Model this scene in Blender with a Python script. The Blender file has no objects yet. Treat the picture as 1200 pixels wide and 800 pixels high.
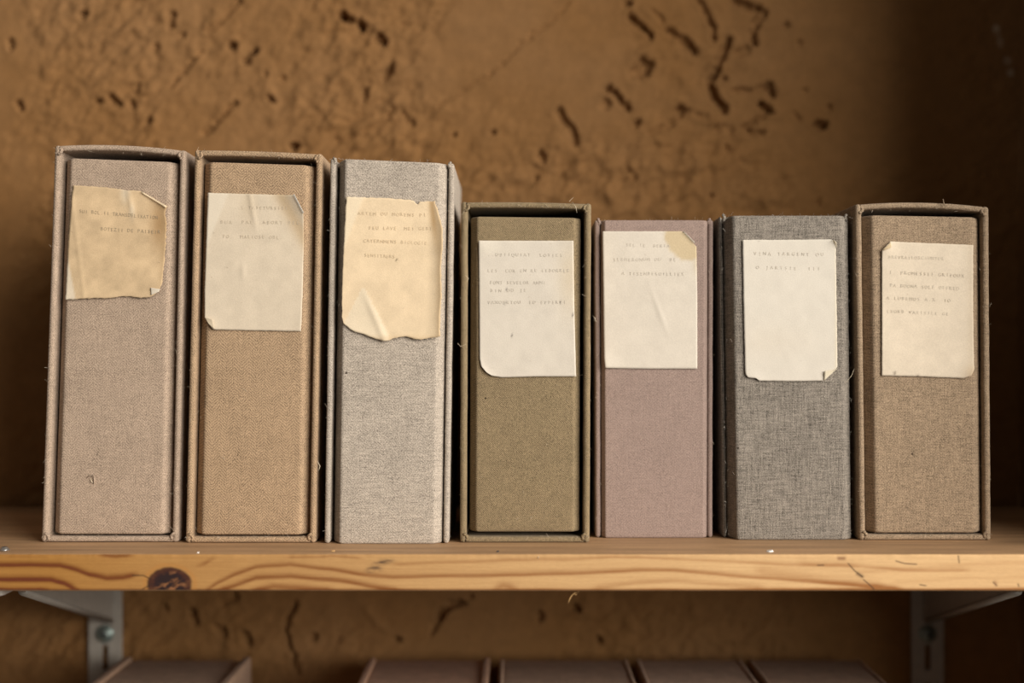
import bpy, bmesh, math, random
import numpy as np
from mathutils import Vector, Matrix

random.seed(7)
rng = np.random.RandomState(11)
C = bpy.context.scene.collection
S = bpy.context.scene
PI = math.pi

# ------------------------------------------------------------------ camera, world, light, exposure
F = 1666.67                 # 50 mm lens on a 36 mm sensor, 1200 px wide
ZC = 0.1486                 # eye height above the upper shelf's top
CY = -1.147                 # camera stands 1.147 m in front of the boxes
HOR = 420.0                 # horizon row
cam_d = bpy.data.cameras.new('camera')
cam_d.lens = 50; cam_d.sensor_width = 36; cam_d.shift_y = 20.0 / 1200.0
cam_d.clip_start = 0.05
cam_d.dof.use_dof = True; cam_d.dof.focus_distance = 1.146; cam_d.dof.aperture_fstop = 2.0
cam = bpy.data.objects.new('camera', cam_d); C.objects.link(cam)
cam.location = (0, CY, ZC); cam.rotation_euler = (PI / 2, 0, 0)
S.camera = cam

w = bpy.data.worlds.new('room_air'); S.world = w; w.use_nodes = True
bg = w.node_tree.nodes['Background']
bg.inputs[0].default_value = (1.0, 0.88, 0.76, 1); bg.inputs[1].default_value = 0.125

ld = bpy.data.lights.new('window_daylight', 'AREA')
ld.shape = 'RECTANGLE'; ld.size = 4.2; ld.size_y = 3.4; ld.energy = 475; ld.color = (1.0, 0.945, 0.865)
lo = bpy.data.objects.new('window_daylight', ld); C.objects.link(lo)
lo.location = (3.35, -3.20, 1.55)
lo.rotation_euler = (Vector((-0.05, 0.1, 0.15)) - Vector(lo.location)).to_track_quat('-Z', 'Y').to_euler()

S.view_settings.view_transform = 'Standard'; S.view_settings.look = 'None'
S.view_settings.gamma = 1; S.view_settings.use_curve_mapping = False
S.view_settings.exposure = 0.0

# ------------------------------------------------------------------ helpers
def P(px, py, D):
    "point of the place seen at pixel px,py at distance D from the camera plane"
    return ((px - 600) * D / F, CY + D, ZC + (HOR - py) * D / F)

def hash2(i, j, s):
    n = (i.astype(np.int64) * 374761393 + j.astype(np.int64) * 668265263 + s * 1442695041) & 0x7fffffff
    n = ((n ^ (n >> 13)) * 1274126177) & 0x7fffffff
    n = (n ^ (n >> 16)) & 0xffff
    return n / 65535.0

def vnoise(x, y, s=0):
    xi = np.floor(x); yi = np.floor(y); fx = x - xi; fy = y - yi
    fx = fx * fx * fx * (fx * (fx * 6 - 15) + 10); fy = fy * fy * fy * (fy * (fy * 6 - 15) + 10)
    a = hash2(xi, yi, s); b = hash2(xi + 1, yi, s); c = hash2(xi, yi + 1, s); d = hash2(xi + 1, yi + 1, s)
    return (a * (1 - fx) + b * fx) * (1 - fy) + (c * (1 - fx) + d * fx) * fy

def fbm(x, y, o=4, s=0, g=0.5):
    t = 0; a = 1; n = 0
    for k in range(o):
        t = t + a * vnoise(x * 2 ** k + 17.3 * k, y * 2 ** k - 9.1 * k, s + k); n += a; a *= g
    return t / n

def link(name, me, mat=None, parent=None, smooth=True):
    o = bpy.data.objects.new(name, me); C.objects.link(o)
    if mat: me.materials.append(mat)
    if parent: o.parent = parent
    if smooth:
        me.polygons.foreach_set('use_smooth', np.ones(len(me.polygons), dtype=bool))
    return o

def mesh_np(name, V, Q):
    V = np.asarray(V, dtype=np.float32).reshape(-1, 3); Q = np.asarray(Q, dtype=np.int32)
    k = Q.shape[1]
    me = bpy.data.meshes.new(name)
    me.vertices.add(len(V)); me.vertices.foreach_set('co', V.ravel())
    me.loops.add(Q.size); me.loops.foreach_set('vertex_index', Q.ravel())
    me.polygons.add(len(Q)); me.polygons.foreach_set('loop_start', np.arange(0, Q.size, k, dtype=np.int32))
    me.update(calc_edges=True); me.validate()
    return me

def grid_faces(n, m, wrap=False):
    i = np.arange(n - 1)[:, None]; j = np.arange(m if wrap else m - 1)[None, :]; j2 = (j + 1) % m
    return np.stack([i * m + j, (i + 1) * m + j, (i + 1) * m + j2, i * m + j2], -1).reshape(-1, 4)

def set_color(me, name, col):
    a = me.color_attributes.new(name, 'FLOAT_COLOR', 'POINT')
    c = np.ones((len(me.vertices), 4), dtype=np.float32); c[:, :3] = col.reshape(-1, 3)
    a.data.foreach_set('color', c.ravel())

def thing(name, loc, label, cat, group=None):
    o = bpy.data.objects.new(name, None); C.objects.link(o); o.location = loc
    o.empty_display_size = 0.02
    o['label'] = label; o['category'] = cat
    if group: o['group'] = group
    return o

def tag(o, label=None, cat=None, group=None, kind=None):
    if label: o['label'] = label
    if cat: o['category'] = cat
    if group: o['group'] = group
    if kind: o['kind'] = kind
    return o

# ------------------------------------------------------------------ materials
class N:
    def __init__(s, name):
        s.m = bpy.data.materials.new(name); s.m.use_nodes = True
        s.t = s.m.node_tree; s.b = s.t.nodes['Principled BSDF']
    def add(s, typ, **kw):
        n = s.t.nodes.new(typ)
        for k, v in kw.items():
            if k == 'inp':
                for kk, vv in v.items():
                    if hasattr(vv, 'is_linked') or isinstance(vv, bpy.types.NodeSocket): s.t.links.new(vv, n.inputs[kk])
                    else: n.inputs[kk].default_value = vv
            else: setattr(n, k, v)
        return n
    def math(s, op, a, b=0.0, c=0.0):
        return s.add('ShaderNodeMath', operation=op, inp={0: a, 1: b, 2: c}).outputs[0]
    def coord(s): return s.add('ShaderNodeTexCoord').outputs['Object']
    def noise(s, vec, scale, detail=3, rough=0.55, mul=None, dist=0.0):
        if mul: vec = s.add('ShaderNodeVectorMath', operation='MULTIPLY', inp={0: vec, 1: mul}).outputs[0]
        return s.add('ShaderNodeTexNoise', inp={'Vector': vec, 'Scale': scale, 'Detail': detail, 'Roughness': rough, 'Distortion': dist}).outputs[0]
    def scale(s, col, f):
        n = s.add('ShaderNodeVectorMath', operation='SCALE')
        if isinstance(col, bpy.types.NodeSocket): s.t.links.new(col, n.inputs[0])
        else: n.inputs[0].default_value = col
        s.t.links.new(f, n.inputs['Scale']); return n.outputs[0]
    def mix(s, f, a, b):
        n = s.add('ShaderNodeMix', data_type='RGBA')
        for i, v in ((0, f), (6, a), (7, b)):
            if isinstance(v, bpy.types.NodeSocket): s.t.links.new(v, n.inputs[i])
            else: n.inputs[i].default_value = (*v, 1) if isinstance(v, tuple) else v
        return n.outputs[2]
    def out(s, col, rough=0.8, bump=None, dist=0.001, strength=0.6, spec=0.3, metal=0.0, sheen=0.0):
        if isinstance(col, bpy.types.NodeSocket): s.t.links.new(col, s.b.inputs['Base Color'])
        else: s.b.inputs['Base Color'].default_value = (*col, 1)
        s.b.inputs['Roughness'].default_value = rough; s.b.inputs['Metallic'].default_value = metal
        s.b.inputs['Specular IOR Level'].default_value = spec
        s.b.inputs['Sheen Weight'].default_value = sheen
        if bump is not None:
            n = s.add('ShaderNodeBump', inp={'Strength': strength, 'Distance': dist, 'Height': bump})
            s.t.links.new(n.outputs[0], s.b.inputs['Normal'])
        return s.m

def cloth(name, col, h=0.5, v=0.5, tw=0.15, herring=True, blotch=0.25, speck=True, period=0.0024, fib=0.7):
    n = N(name); c = n.coord()
    sep = n.add('ShaderNodeSeparateXYZ', inp={0: c})
    x, y, z = sep.outputs
    xy = n.math('ADD', x, y)
    H = n.noise(c, 1, 2, 0.6, (90, 90, 1500))
    V = n.noise(c, 1, 2, 0.6, (1500, 1500, 90))
    G = n.noise(c, 1250, 2, 0.7)
    B = n.noise(c, 22, 4, 0.6)
    B2 = n.noise(c, 120, 3, 0.6)
    if herring:
        zz = n.math('PINGPONG', xy, 0.006)
    else:
        zz = xy
    wob = n.math('MULTIPLY', n.noise(c, 160, 2, 0.5), 0.0035)
    ph = n.math('ADD', n.math('ADD', zz, z), wob)
    T = n.math('SINE', n.math('MULTIPLY', ph, 2 * PI / period))
    val = n.math('MULTIPLY_ADD', n.math('SUBTRACT', H, 0.5), h * 2.6, 1.0)
    val = n.math('MULTIPLY_ADD', n.math('SUBTRACT', V, 0.5), v * 2.6, val)
    val = n.math('MULTIPLY_ADD', n.math('SUBTRACT', G, 0.5), fib * 3.2, val)
    val = n.math('MULTIPLY_ADD', T, tw * 1.5, val)
    hgt = val
    val = n.math('MULTIPLY_ADD', n.math('SUBTRACT', B, 0.5), blotch * 1.6, val)
    val = n.math('MULTIPLY_ADD', n.math('SUBTRACT', B2, 0.5), blotch * 1.2, val)
    val = n.math('MAXIMUM', val, 0.15)
    colr = n.scale(col, val)
    if speck:
        vo = n.add('ShaderNodeTexVoronoi', inp={'Vector': c, 'Scale': 95.0})
        near = n.math('LESS_THAN', vo.outputs['Distance'], 0.085)
        cs = n.add('ShaderNodeSeparateXYZ', inp={0: vo.outputs['Color']})
        gate = n.math('GREATER_THAN', cs.outputs[0], 0.93)
        colr = n.mix(n.math('MULTIPLY', near, n.math('MULTIPLY', gate, 0.85)), colr, (0.035, 0.022, 0.014))
    return n.out(colr, 0.95, hgt, 0.0004, 0.55, 0.15, sheen=0.06)

def plaster():
    n = N('ochre_plaster'); c = n.coord()
    a = n.noise(c, 6, 4, 0.6); b = n.noise(c, 60, 4, 0.65); g = n.noise(c, 500, 2, 0.6)
    v = n.math('MULTIPLY_ADD', n.math('SUBTRACT', b, 0.5), 0.5, n.math('MULTIPLY_ADD', n.math('SUBTRACT', g, 0.5), 0.45, 1.0))
    col = n.mix(n.math('MULTIPLY_ADD', n.math('SUBTRACT', a, 0.5), 1.6, 0.5), (0.205, 0.098, 0.030), (0.230, 0.122, 0.050))
    col = n.scale(col, v)
    at = n.add('ShaderNodeAttribute', attribute_name='smear')
    col = n.mix(at.outputs['Fac'], col, (0.55, 0.48, 0.38))
    return n.out(col, 0.9, n.math('ADD', b, n.math('MULTIPLY', g, 0.4)), 0.0015, 0.5, 0.2)

def attr_mat(name, att, rough, fine, fs, bump=0.0003, spec=0.3, mul=None):
    n = N(name); c = n.coord()
    a = n.add('ShaderNodeAttribute', attribute_name=att)
    g = n.noise(c, fs, 3, 0.65, mul)
    col = n.scale(a.outputs['Color'], n.math('MULTIPLY_ADD', n.math('SUBTRACT', g, 0.5), fine, 1.0))
    return n.out(col, rough, g, bump, 0.4, spec)

def flat(name, col, rough=0.6, metal=0.0, fine=0.3, fs=300, spec=0.4):
    n = N(name); c = n.coord(); g = n.noise(c, fs, 3, 0.6)
    return n.out(n.scale(col, n.math('MULTIPLY_ADD', n.math('SUBTRACT', g, 0.5), fine, 1.0)), rough, g, 0.0003, 0.3, spec, metal)

M_plaster = plaster()
M_wood = attr_mat('pine_wood', 'grain', 0.62, 0.30, 1.0, 0.0003, 0.3, (250, 250, 1800))
M_paper = attr_mat('aged_paper', 'age_and_shade', 0.85, 0.34, 1100, 0.0003, 0.2)
M_steel = flat('white_painted_steel', (0.34, 0.31, 0.27), 0.5, 0.0, 0.3, 120)
M_screw = flat('zinc_screw', (0.24, 0.29, 0.27), 0.4, 0.6, 0.4, 300)
M_bright = flat('bright_zinc', (0.55, 0.57, 0.58), 0.3, 0.9, 0.3, 300)
M_dark = flat('slot_shade_and_crumb', (0.03, 0.03, 0.03), 0.8)  # black for the screw slots' painted shade and for the dark crumb
M_thread = flat('pale_thread', (0.62, 0.52, 0.38), 0.9)
M_flake = flat('white_paint', (0.8, 0.78, 0.74), 0.7)
M_splinter = flat('splinter_wood', (0.55, 0.33, 0.13), 0.8)
def ink(name, col): return flat(name, col, 0.9, 0, 0.6, 1500, 0.1)

CLOTH = {
 'taupe':  cloth('taupe_twill_cloth', (0.395, 0.298, 0.222), 0.20, 0.20, 0.08),
 'tan':    cloth('tan_herringbone_cloth', (0.385, 0.266, 0.165), 0.20, 0.20, 0.13),
 'pale':   cloth('pale_grey_linen', (0.42, 0.36, 0.297), 0.34, 0.14, 0.06),
 'olive':  cloth('olive_twill_cloth', (0.245, 0.182, 0.105), 0.12, 0.12, 0.16, herring=False, period=0.0016),
 'mauve':  cloth('mauve_brown_cloth', (0.300, 0.220, 0.187), 0.12, 0.12, 0.04, speck=False, blotch=0.12, fib=0.4),
 'grey':   cloth('charcoal_grey_linen', (0.222, 0.194, 0.163), 0.55, 0.55, 0.04, blotch=0.3),
 'beige':  cloth('beige_linen', (0.302, 0.220, 0.146), 0.42, 0.30, 0.05),
 'brown':  cloth('dusty_brown_cloth', (0.36, 0.225, 0.145), 0.2, 0.2, 0.08),
 'rust':   cloth('reddish_brown_cloth', (0.42, 0.235, 0.145), 0.2, 0.2, 0.08),
 'rose':   cloth('faded_rosy_cloth', (0.42, 0.275, 0.19), 0.2, 0.2, 0.08),
}

# ------------------------------------------------------------------ large structure: walls
WD = 1.43                                                     # distance camera -> back wall
WY = CY + WD
RX = 0.5105                                                   # right wall plane
PITS = [ # polyline in photo pixels, radius px, depth mm (negative = lump)
 ([(97,17)],5,6),([(99,8),(97,14)],3,2),([(272,53)],6,8),([(298,60),(292,67),(287,72)],5,7),([(201,18),(198,30)],5,4),([(11,50),(11,56)],4,4),
 ([(22,121),(24,126)],4,5),([(115,118)],4,5),([(130,114),(137,122)],4,5),([(153,120),(155,125)],4,4),([(175,142)],5,4),([(215,40)],4,3),
 ([(162,100),(158,108)],3,3),([(275,120),(262,134),(250,146),(240,156)],3,4),([(317,115)],5,6),([(312,88)],4,3),([(331,92)],4,3),([(343,171)],6,8),
 ([(398,17),(403,20)],4,5),([(280,0),(262,18),(245,36)],4,3),([(235,62),(215,82),(200,100)],3,2.4),([(182,55)],5,3),
 ([(401,18),(410,24)],5,7),([(420,28),(424,34)],5,7),([(425,38),(420,46)],12,3),([(443,42),(450,49)],5,7),([(457,77),(451,90)],5,6),
 ([(668,0),(655,18),(630,35),(605,55),(590,73),(570,90),(550,100),(530,113),(512,125)],2.0,1.8),([(480,28),(470,33)],3,2.5),
 ([(428,106),(425,114)],4,3.5),([(395,165),(418,158),(440,148),(456,135)],2.5,2),([(455,135),(462,128)],3,2.5),([(472,130),(484,147)],3,3),
 ([(532,157)],4,4.5),([(577,154)],4,4.5),([(628,208)],4,3),([(654,130),(666,145),(673,157),(674,166)],5,4.5),([(634,180),(636,186)],5,5),
 ([(735,5)],5,5.5),([(739,18),(746,27),(756,34),(763,41)],4,6),([(755,76),(749,84)],10,7),([(713,103),(720,108),(728,118),(735,127)],4,5.5),
 ([(711,120),(708,126)],5,3.5),([(747,144)],4,4.5),([(783,37),(794,43),(802,48),(812,60)],4.5,5),([(800,55),(815,62)],7,2.5),([(765,12),(778,24)],3,2.5),
 ([(818,0),(824,10),(832,20),(836,33),(836,45)],4,4.5),([(864,2),(876,7),(890,10)],5,6.5),([(856,45),(848,60),(843,72),(838,84),(832,96),(838,110),(844,120),(849,128)],4.5,7),
 ([(897,14),(888,26),(881,38),(885,50)],4,5),([(875,57),(868,62)],6,2.8),([(849,91)],4,4),([(860,104),(872,105),(885,104),(896,101)],3,3.5),([(900,100),(904,108)],6,5.5),
 ([(892,122),(902,129)],5,7),([(896,133),(882,142),(873,149),(880,157),(894,155)],3.5,4.2),([(797,129)],6,5),([(762,155),(780,148),(795,140),(806,128)],3,2.8),([(815,132),(825,136)],4,2),
 ([(922,28)],5,4),([(938,52)],4,2.5),([(958,145),(964,147)],5,8),([(972,127)],4,3.5),([(930,132),(936,141)],3,2.5),([(835,229)],4,3.5),([(960,236)],4,4),([(944,105)],4,2.5),
 ([(840,149),(858,150)],4,1.8),([(770,170)],4,2),([(853,173)],4,2.5),([(735,195),(745,207)],4,2),
 ([(348,708),(340,718),(336,730),(335,745),(340,758),(345,770),(347,790)],3.2,4.5),([(540,705),(526,709),(517,717),(513,726)],5,6),([(512,728),(507,742)],3,3),
 ([(551,700)],4,4),([(466,750)],4.5,6),([(428,714),(440,728),(455,740)],4,-2),([(367,747)],4.5,4),([(285,744),(291,752)],5,5),([(676,714)],5,5.5),
 ([(630,720),(633,724)],5,4.5),([(701,750)],4.5,5),([(195,714)],4,4.5),([(224,718),(228,728)],5,5),([(253,736),(262,741)],5,4.5),([(275,699),(260,706)],5,4),
 ([(650,163)],10,-4),([(624,184)],7,-3),([(748,62)],14,-2),([(140,20)],10,-2),([(170,14)],9,-2.5),([(252,15),(240,30)],6,-2.5),([(165,38),(172,30)],8,-3),([(190,20)],6,-3),
 ([(372,25),(395,30)],12,-2.5),([(430,55)],12,-2),([(225,60),(232,70)],6,-2),([(313,100),(318,110)],6,-2.5),([(390,145)],8,-2.5),([(712,112)],5,-2),([(800,122)],8,-2),([(842,140)],9,-2.5),
 ([(865,155)],7,-2),([(760,12)],9,-2),([(880,75)],12,-1.6),([(330,60)],12,-1.8)]

def wall_height(X, Z):
    "forward relief (m) of the back wall at X,Z"
    px = 600 + X * F / WD; py = HOR - (Z - ZC) * F / WD
    h = 0.006 * (fbm(X * 4, Z * 4, 2, 3) - 0.5)
    mask = np.clip((fbm(X * 7 + 3, Z * 7, 3, 41) - 0.42) * 5, 0.12, 1)
    for cx, cy, rx, ry, a in ((250, 80, 120, 90, 0.8), (450, 150, 110, 70, 0.6), (610, 190, 120, 60, 0.6), (800, 215, 130, 60, 0.45), (820, 60, 110, 80, 0.35), (300, 750, 160, 60, 0.6)):
        mask = mask + a * np.exp(-((px - cx) / rx) ** 2 - ((py - cy) / ry) ** 2)
    mask = np.where(px > 930, mask * 0.45, mask)
    u = X * 0.83 + Z * 0.55; v = -X * 0.55 + Z * 0.83         # diagonal trowel lumps
    l1 = fbm(u * 55, v * 95, 3, 77, 0.55)
    l2 = fbm(u * 150, v * 220, 2, 99)
    h = h + mask * (0.0072 * (l1 - 0.5) + 0.0016 * (l2 - 0.5))
    wx = (fbm(X * 160, Z * 160, 2, 5) - 0.5) * 7; wy = (fbm(X * 160, Z * 160, 2, 6) - 0.5) * 7
    pxx = px + wx; pyy = py + wy
    for line, r, dep in PITS:
        xs = [p[0] for p in line]; ys = [p[1] for p in line]
        R = r * 3.2 + 8
        k = np.where((px > min(xs) - R) & (px < max(xs) + R) & (py > min(ys) - R) & (py < max(ys) + R))
        if len(k[0]) == 0: continue
        a = pxx[k]; b = pyy[k]; d = np.full(a.shape, 1e9)
        segs = list(zip(line[:-1], line[1:])) or [(line[0], line[0])]
        for (x0, y0), (x1, y1) in segs:
            dx, dy = x1 - x0, y1 - y0; L = dx * dx + dy * dy
            t = np.clip(((a - x0) * dx + (b - y0) * dy) / L, 0, 1) if L > 0 else 0
            d = np.minimum(d, np.hypot(a - x0 - t * dx, b - y0 - t * dy))
        if dep > 0:
            g = np.exp(-(d / (r * 0.95)) ** 5) * dep * 1.55 * (0.75 + 0.5 * fbm(px[k] / 4, py[k] / 4, 2, 15)) - 0.10 * dep * np.exp(-((d - r * 1.5) / (r * 0.5)) ** 2)
        else:
            g = np.exp(-(d / r) ** 2) * dep
        h[k] -= g * 0.001
    return h

xs = np.concatenate([np.linspace(-1.5, -0.58, 60, endpoint=False), np.arange(-0.58, RX + 0.002, 0.0016)]); xs = np.append(xs[xs < RX], RX)
zs = np.concatenate([np.linspace(-0.75, -0.21, 60, endpoint=False), np.arange(-0.21, 0.56, 0.0016), np.linspace(0.565, 1.1, 50)])
GX, GZ = np.meshgrid(xs, zs, indexing='ij')
GH = wall_height(GX, GZ)
me = mesh_np('wall_back', np.stack([GX, WY - GH, GZ], -1), grid_faces(len(xs), len(zs)))
sm = np.zeros_like(GX)
gpx = 600 + GX * F / WD; gpy = HOR - (GZ - ZC) * F / WD
for (a, b, ra, rb, k) in ((1167, 34, 4, 5, .55), (1172, 50, 3.5, 6, .4), (1180, 71, 5, 5, .4), (1184, 85, 4, 4.5, .5), (1170, 42, 3, 4, .3)):
    sm = np.maximum(sm, k * np.exp(-(((gpx - a) / ra) ** 2 + ((gpy - b) / rb) ** 2) ** 2) * (0.4 + fbm(GX * 400, GZ * 400, 2, 8)))
at = me.attributes.new('smear', 'FLOAT', 'POINT'); at.data.foreach_set('value', sm.astype(np.float32).ravel())
tag(link('wall_back', me, M_plaster), kind='structure')

# right wall: a short pier the shelf runs up to
ys_ = np.linspace(-0.09, WY + 0.02, 130); zs_ = np.linspace(-0.75, 1.1, 260)
RY, RZ = np.meshgrid(ys_, zs_, indexing='ij')
hh = 0.0035 * (fbm(RY * 9, RZ * 9, 3, 21) - 0.5) + 0.0016 * (fbm(RY * 80, RZ * 80, 2, 22) - 0.5)
side = np.stack([RX - hh, RY, RZ], -1)
xx = np.linspace(RX, 0.95, 40); FX, FZ = np.meshgrid(xx, zs_, indexing='ij')
front = np.stack([FX, -0.09 - 0.003 * (fbm(FX * 30, FZ * 30, 3, 23) - 0.5), FZ], -1)
both = np.concatenate([front[::-1], side], 0)
tag(link('wall_right', mesh_np('wall_right', both, grid_faces(both.shape[0], both.shape[1])), M_plaster), kind='structure')

# ------------------------------------------------------------------ shelves
SD = 1.08; SF = CY + SD                                       # front edge of the upper shelf
TH = 0.0278
def wood_colour(X, Y, Z, front):
    px = 600 + X * F / SD; py = HOR - (Z - ZC) * F / SD
    n1 = fbm(X * 6, Z * 160, 3, 31); n2 = fbm(X * 35, Z * 1300 + Y * 0, 3, 33)
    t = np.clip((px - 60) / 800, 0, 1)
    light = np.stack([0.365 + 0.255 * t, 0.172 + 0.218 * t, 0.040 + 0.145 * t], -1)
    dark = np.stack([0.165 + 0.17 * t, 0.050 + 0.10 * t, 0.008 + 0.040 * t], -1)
    g = 0.22 * (n1 - 0.35) + 0.35 * (n2 - 0.5)
    wob = 1.6 * (fbm(px / 40, py / 60, 2, 35) - 0.5)
    LN = [([(-250,660),(0,662),(70,663),(90,668),(105,674),(125,678),(145,677),(165,673)],2.6,.8),
          ([(-250,678),(0,679),(60,680),(75,684),(95,693)],2.6,.85), ([(-250,690),(0,690),(60,691)],1.6,.6),
          ([(0,652),(60,653)],1.5,.15), ([(112,650),(135,652),(160,650)],2.6,.6),
          ([(238,694),(255,683),(275,673),(300,664),(340,661),(385,667),(420,673),(460,676),(520,675),(580,674),(640,673),(690,671),(740,668),(790,668),(840,672),(890,677),(940,681),(990,685),(1060,690)],2.0,.62),
          ([(250,694),(275,686),(300,677),(340,675),(400,681),(450,689),(475,694)],2.3,.7),
          ([(290,693),(320,687),(360,689),(395,692)],2.4,.6),([(330,653),(390,652),(430,655)],1.3,.35),
          ([(455,661),(520,659),(600,656),(660,656),(720,652),(800,655),(860,657),(920,662),(990,663),(1060,668),(1140,668)],1.6,.34),
          ([(575,690),(590,686),(610,690)],3.0,.45),([(690,690),(740,683),(790,680),(850,685),(900,689)],2.6,.30),
          ([(880,668),(930,675),(980,682),(1040,688)],4.0,.28),([(930,659),(965,662),(1010,665)],3.0,.22),
          ([(1000,672),(1100,664),(1180,660),(1400,655)],2.2,.16),([(1040,683),(1120,678),(1200,676),(1400,670)],2.0,.16),
          ([(-250,692),(200,692),(600,691.3),(1400,690)],1.2,.75),
          ([(228,664),(240,660),(255,652)],2.0,.45),([(268,688),(262,682),(270,676)],1.8,.3)]
    for line, wd, a in LN:
        lx = [p[0] for p in line]; ly = [p[1] for p in line]
        yy = np.interp(px, lx, ly); fade = np.clip((px - lx[0]) / 12, 0, 1) * np.clip((lx[-1] - px) / 12, 0, 1)
        d = py + wob - yy
        prof = np.where(d < 0, np.exp(-(d / (wd * 1.7)) ** 2), np.exp(-(d / (wd * 0.95)) ** 2))
        g = g + 1.4 * a * fade * prof
    g = np.clip(g, -0.3, 1.15)[..., None]
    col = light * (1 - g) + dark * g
    # knot
    rr = np.hypot((px - 199) / 26, (py - 684) / 20) + 0.12 * (fbm(px / 9, py / 9, 2, 51) - 0.5)
    halo = np.exp(-((rr - 1.13) / 0.10) ** 2)[..., None]
    col = col * (1 - 0.45 * halo) + np.array([0.44, 0.19, 0.045]) * 0.45 * halo
    ins = np.clip((1.05 - rr) / 0.12, 0, 1)[..., None]
    sw = fbm(px / 7 + 0.1 * py, py / 5, 3, 53)
    kcol = np.array([0.022, 0.008, 0.006]) + np.clip(sw - 0.50, 0, 1)[..., None] * np.array([0.95, 0.40, 0.15]) * np.clip(1.25 - rr, 0.1, 1)[..., None]
    rim = np.exp(-((rr - 0.86) / 0.16) ** 2)[..., None]
    kcol = kcol * (1 - 0.6 * rim) + np.array([0.085, 0.026, 0.011]) * 0.6 * rim
    col = col * (1 - ins) + kcol * ins
    # cracks, stains
    def mark(pts, wd, a, c):
        nonlocal col
        d = np.full(px.shape, 1e9)
        for (x0, y0), (x1, y1) in zip(pts[:-1], pts[1:]):
            dx, dy = x1 - x0, y1 - y0
            t_ = np.clip(((px - x0) * dx + (py - y0) * dy) / (dx * dx + dy * dy), 0, 1)
            d = np.minimum(d, np.hypot(px - x0 - t_ * dx, py - y0 - t_ * dy))
        m = (a * np.exp(-(d / wd) ** 2))[..., None]; col = col * (1 - m) + np.array(c) * m
    BR = (0.035, 0.015, 0.006)
    for pts in ([(994,660),(1001,668),(1006,672),(1011,676)], [(1012,679),(1018,684),(1024,690)], [(1050,657),(1060,660),(1074,661)], [(1123,651),(1124,659)],
                [(1078,685),(1085,686)], [(1164,682),(1168,686)], [(1193,684),(1194,687)], [(958,662),(965,662)], [(155,674),(168,674),(176,678)], [(167,690),(178,684)]):
        mark(pts, 0.75, .85, BR)
    mark([(983,654),(989,654)], 2.2, .7, (0.16, 0.05, 0.015)); mark([(1166,682),(1167,684)], 2.2, .5, (0.2, 0.08, 0.03)); mark([(1005,672),(1010,675)], 2.2, .6, BR)
    for (cx, cy, rx, ry) in ((449, 658.5, 13, 4.0), (438, 667, 10, 4.0)):
        m = np.exp(-(((px - cx) / rx) ** 2 + ((py - cy + (px - cx) * 0.10) / ry) ** 2) ** 2) * np.clip(1.6 * fbm(px / 8, py / 1.6, 2, 61) - 0.25, 0, 1)
        m = np.clip(m, 0, 1)[..., None]; col = col * (1 - m) + np.array([0.10, 0.055, 0.03]) * m
    # worn grey top face
    tn = fbm(X * 9, Y * 260, 4, 71)
    top = np.array([0.42, 0.255, 0.135]) * (0.55 + 0.9 * tn)[..., None]
    m = np.where(front, 0.0, 1.0)[..., None]
    return np.clip(col * (1 - m) + top * m, 0.01, 0.95)

def make_shelf(name, x0, x1, yf, yb, zt, nx, dense, offs=0.0):
    r = 0.0012
    pr = []                                                    # (y, z, is_front)
    for z in np.linspace(zt - TH + r, zt - r, dense): pr.append((yf, z, 1))
    for a in np.linspace(0, PI / 2, 4)[1:-1]: pr.append((yf + r - r * math.cos(a), zt - r + r * math.sin(a), 1))
    for y in np.linspace(yf + r, yb, max(dense, 12)): pr.append((y, zt, 0))
    for z in np.linspace(zt - 0.001, zt - TH, 3): pr.append((yb, z, 0))
    for y in np.linspace(yb - 0.01, yf + r, 6): pr.append((y, zt - TH, 0))
    pr = np.array(pr); X = np.linspace(x0, x1, nx)
    XX = np.repeat(X[:, None], len(pr), 1); YY = np.repeat(pr[None, :, 0], nx, 0); ZZ = np.repeat(pr[None, :, 1], nx, 0)
    fr = np.repeat(pr[None, :, 2], nx, 0) > 0.5
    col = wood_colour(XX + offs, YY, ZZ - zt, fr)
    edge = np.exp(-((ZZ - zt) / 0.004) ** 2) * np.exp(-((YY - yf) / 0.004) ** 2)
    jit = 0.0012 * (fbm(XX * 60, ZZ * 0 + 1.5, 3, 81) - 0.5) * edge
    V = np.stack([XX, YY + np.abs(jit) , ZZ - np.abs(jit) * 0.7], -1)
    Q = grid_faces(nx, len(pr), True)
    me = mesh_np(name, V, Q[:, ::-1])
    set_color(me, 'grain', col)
    # end caps
    bm = bmesh.new(); bm.from_mesh(me); bm.verts.ensure_lookup_table(); m = len(pr)
    bm.faces.new([bm.verts[j] for j in range(m)]); bm.faces.new([bm.verts[(nx - 1) * m + j] for j in range(m)][::-1])
    bmesh.ops.recalc_face_normals(bm, faces=bm.faces); bm.to_mesh(me); bm.free()
    return link(name, me, M_wood)

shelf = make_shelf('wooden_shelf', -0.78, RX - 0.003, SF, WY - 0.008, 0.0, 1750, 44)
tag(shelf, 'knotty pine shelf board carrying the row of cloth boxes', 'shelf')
LZ = -0.468
low = make_shelf('wooden_shelf', -0.78, RX - 0.003, SF, WY - 0.008, LZ, 300, 12, 0.4)
tag(low, 'lower pine shelf board below, under the dim brown boxes', 'shelf')

def lathe(pts, n=20):
    V = []; m = len(pts)
    for k in range(n):
        a = 2 * PI * k / n
        for r, h in pts: V.append((r * math.cos(a), h, r * math.sin(a)))
    Q = [(k * m + j, k * m + j + 1, ((k + 1) % n) * m + j + 1, ((k + 1) % n) * m + j) for k in range(n) for j in range(m - 1)]
    return V, Q

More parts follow.
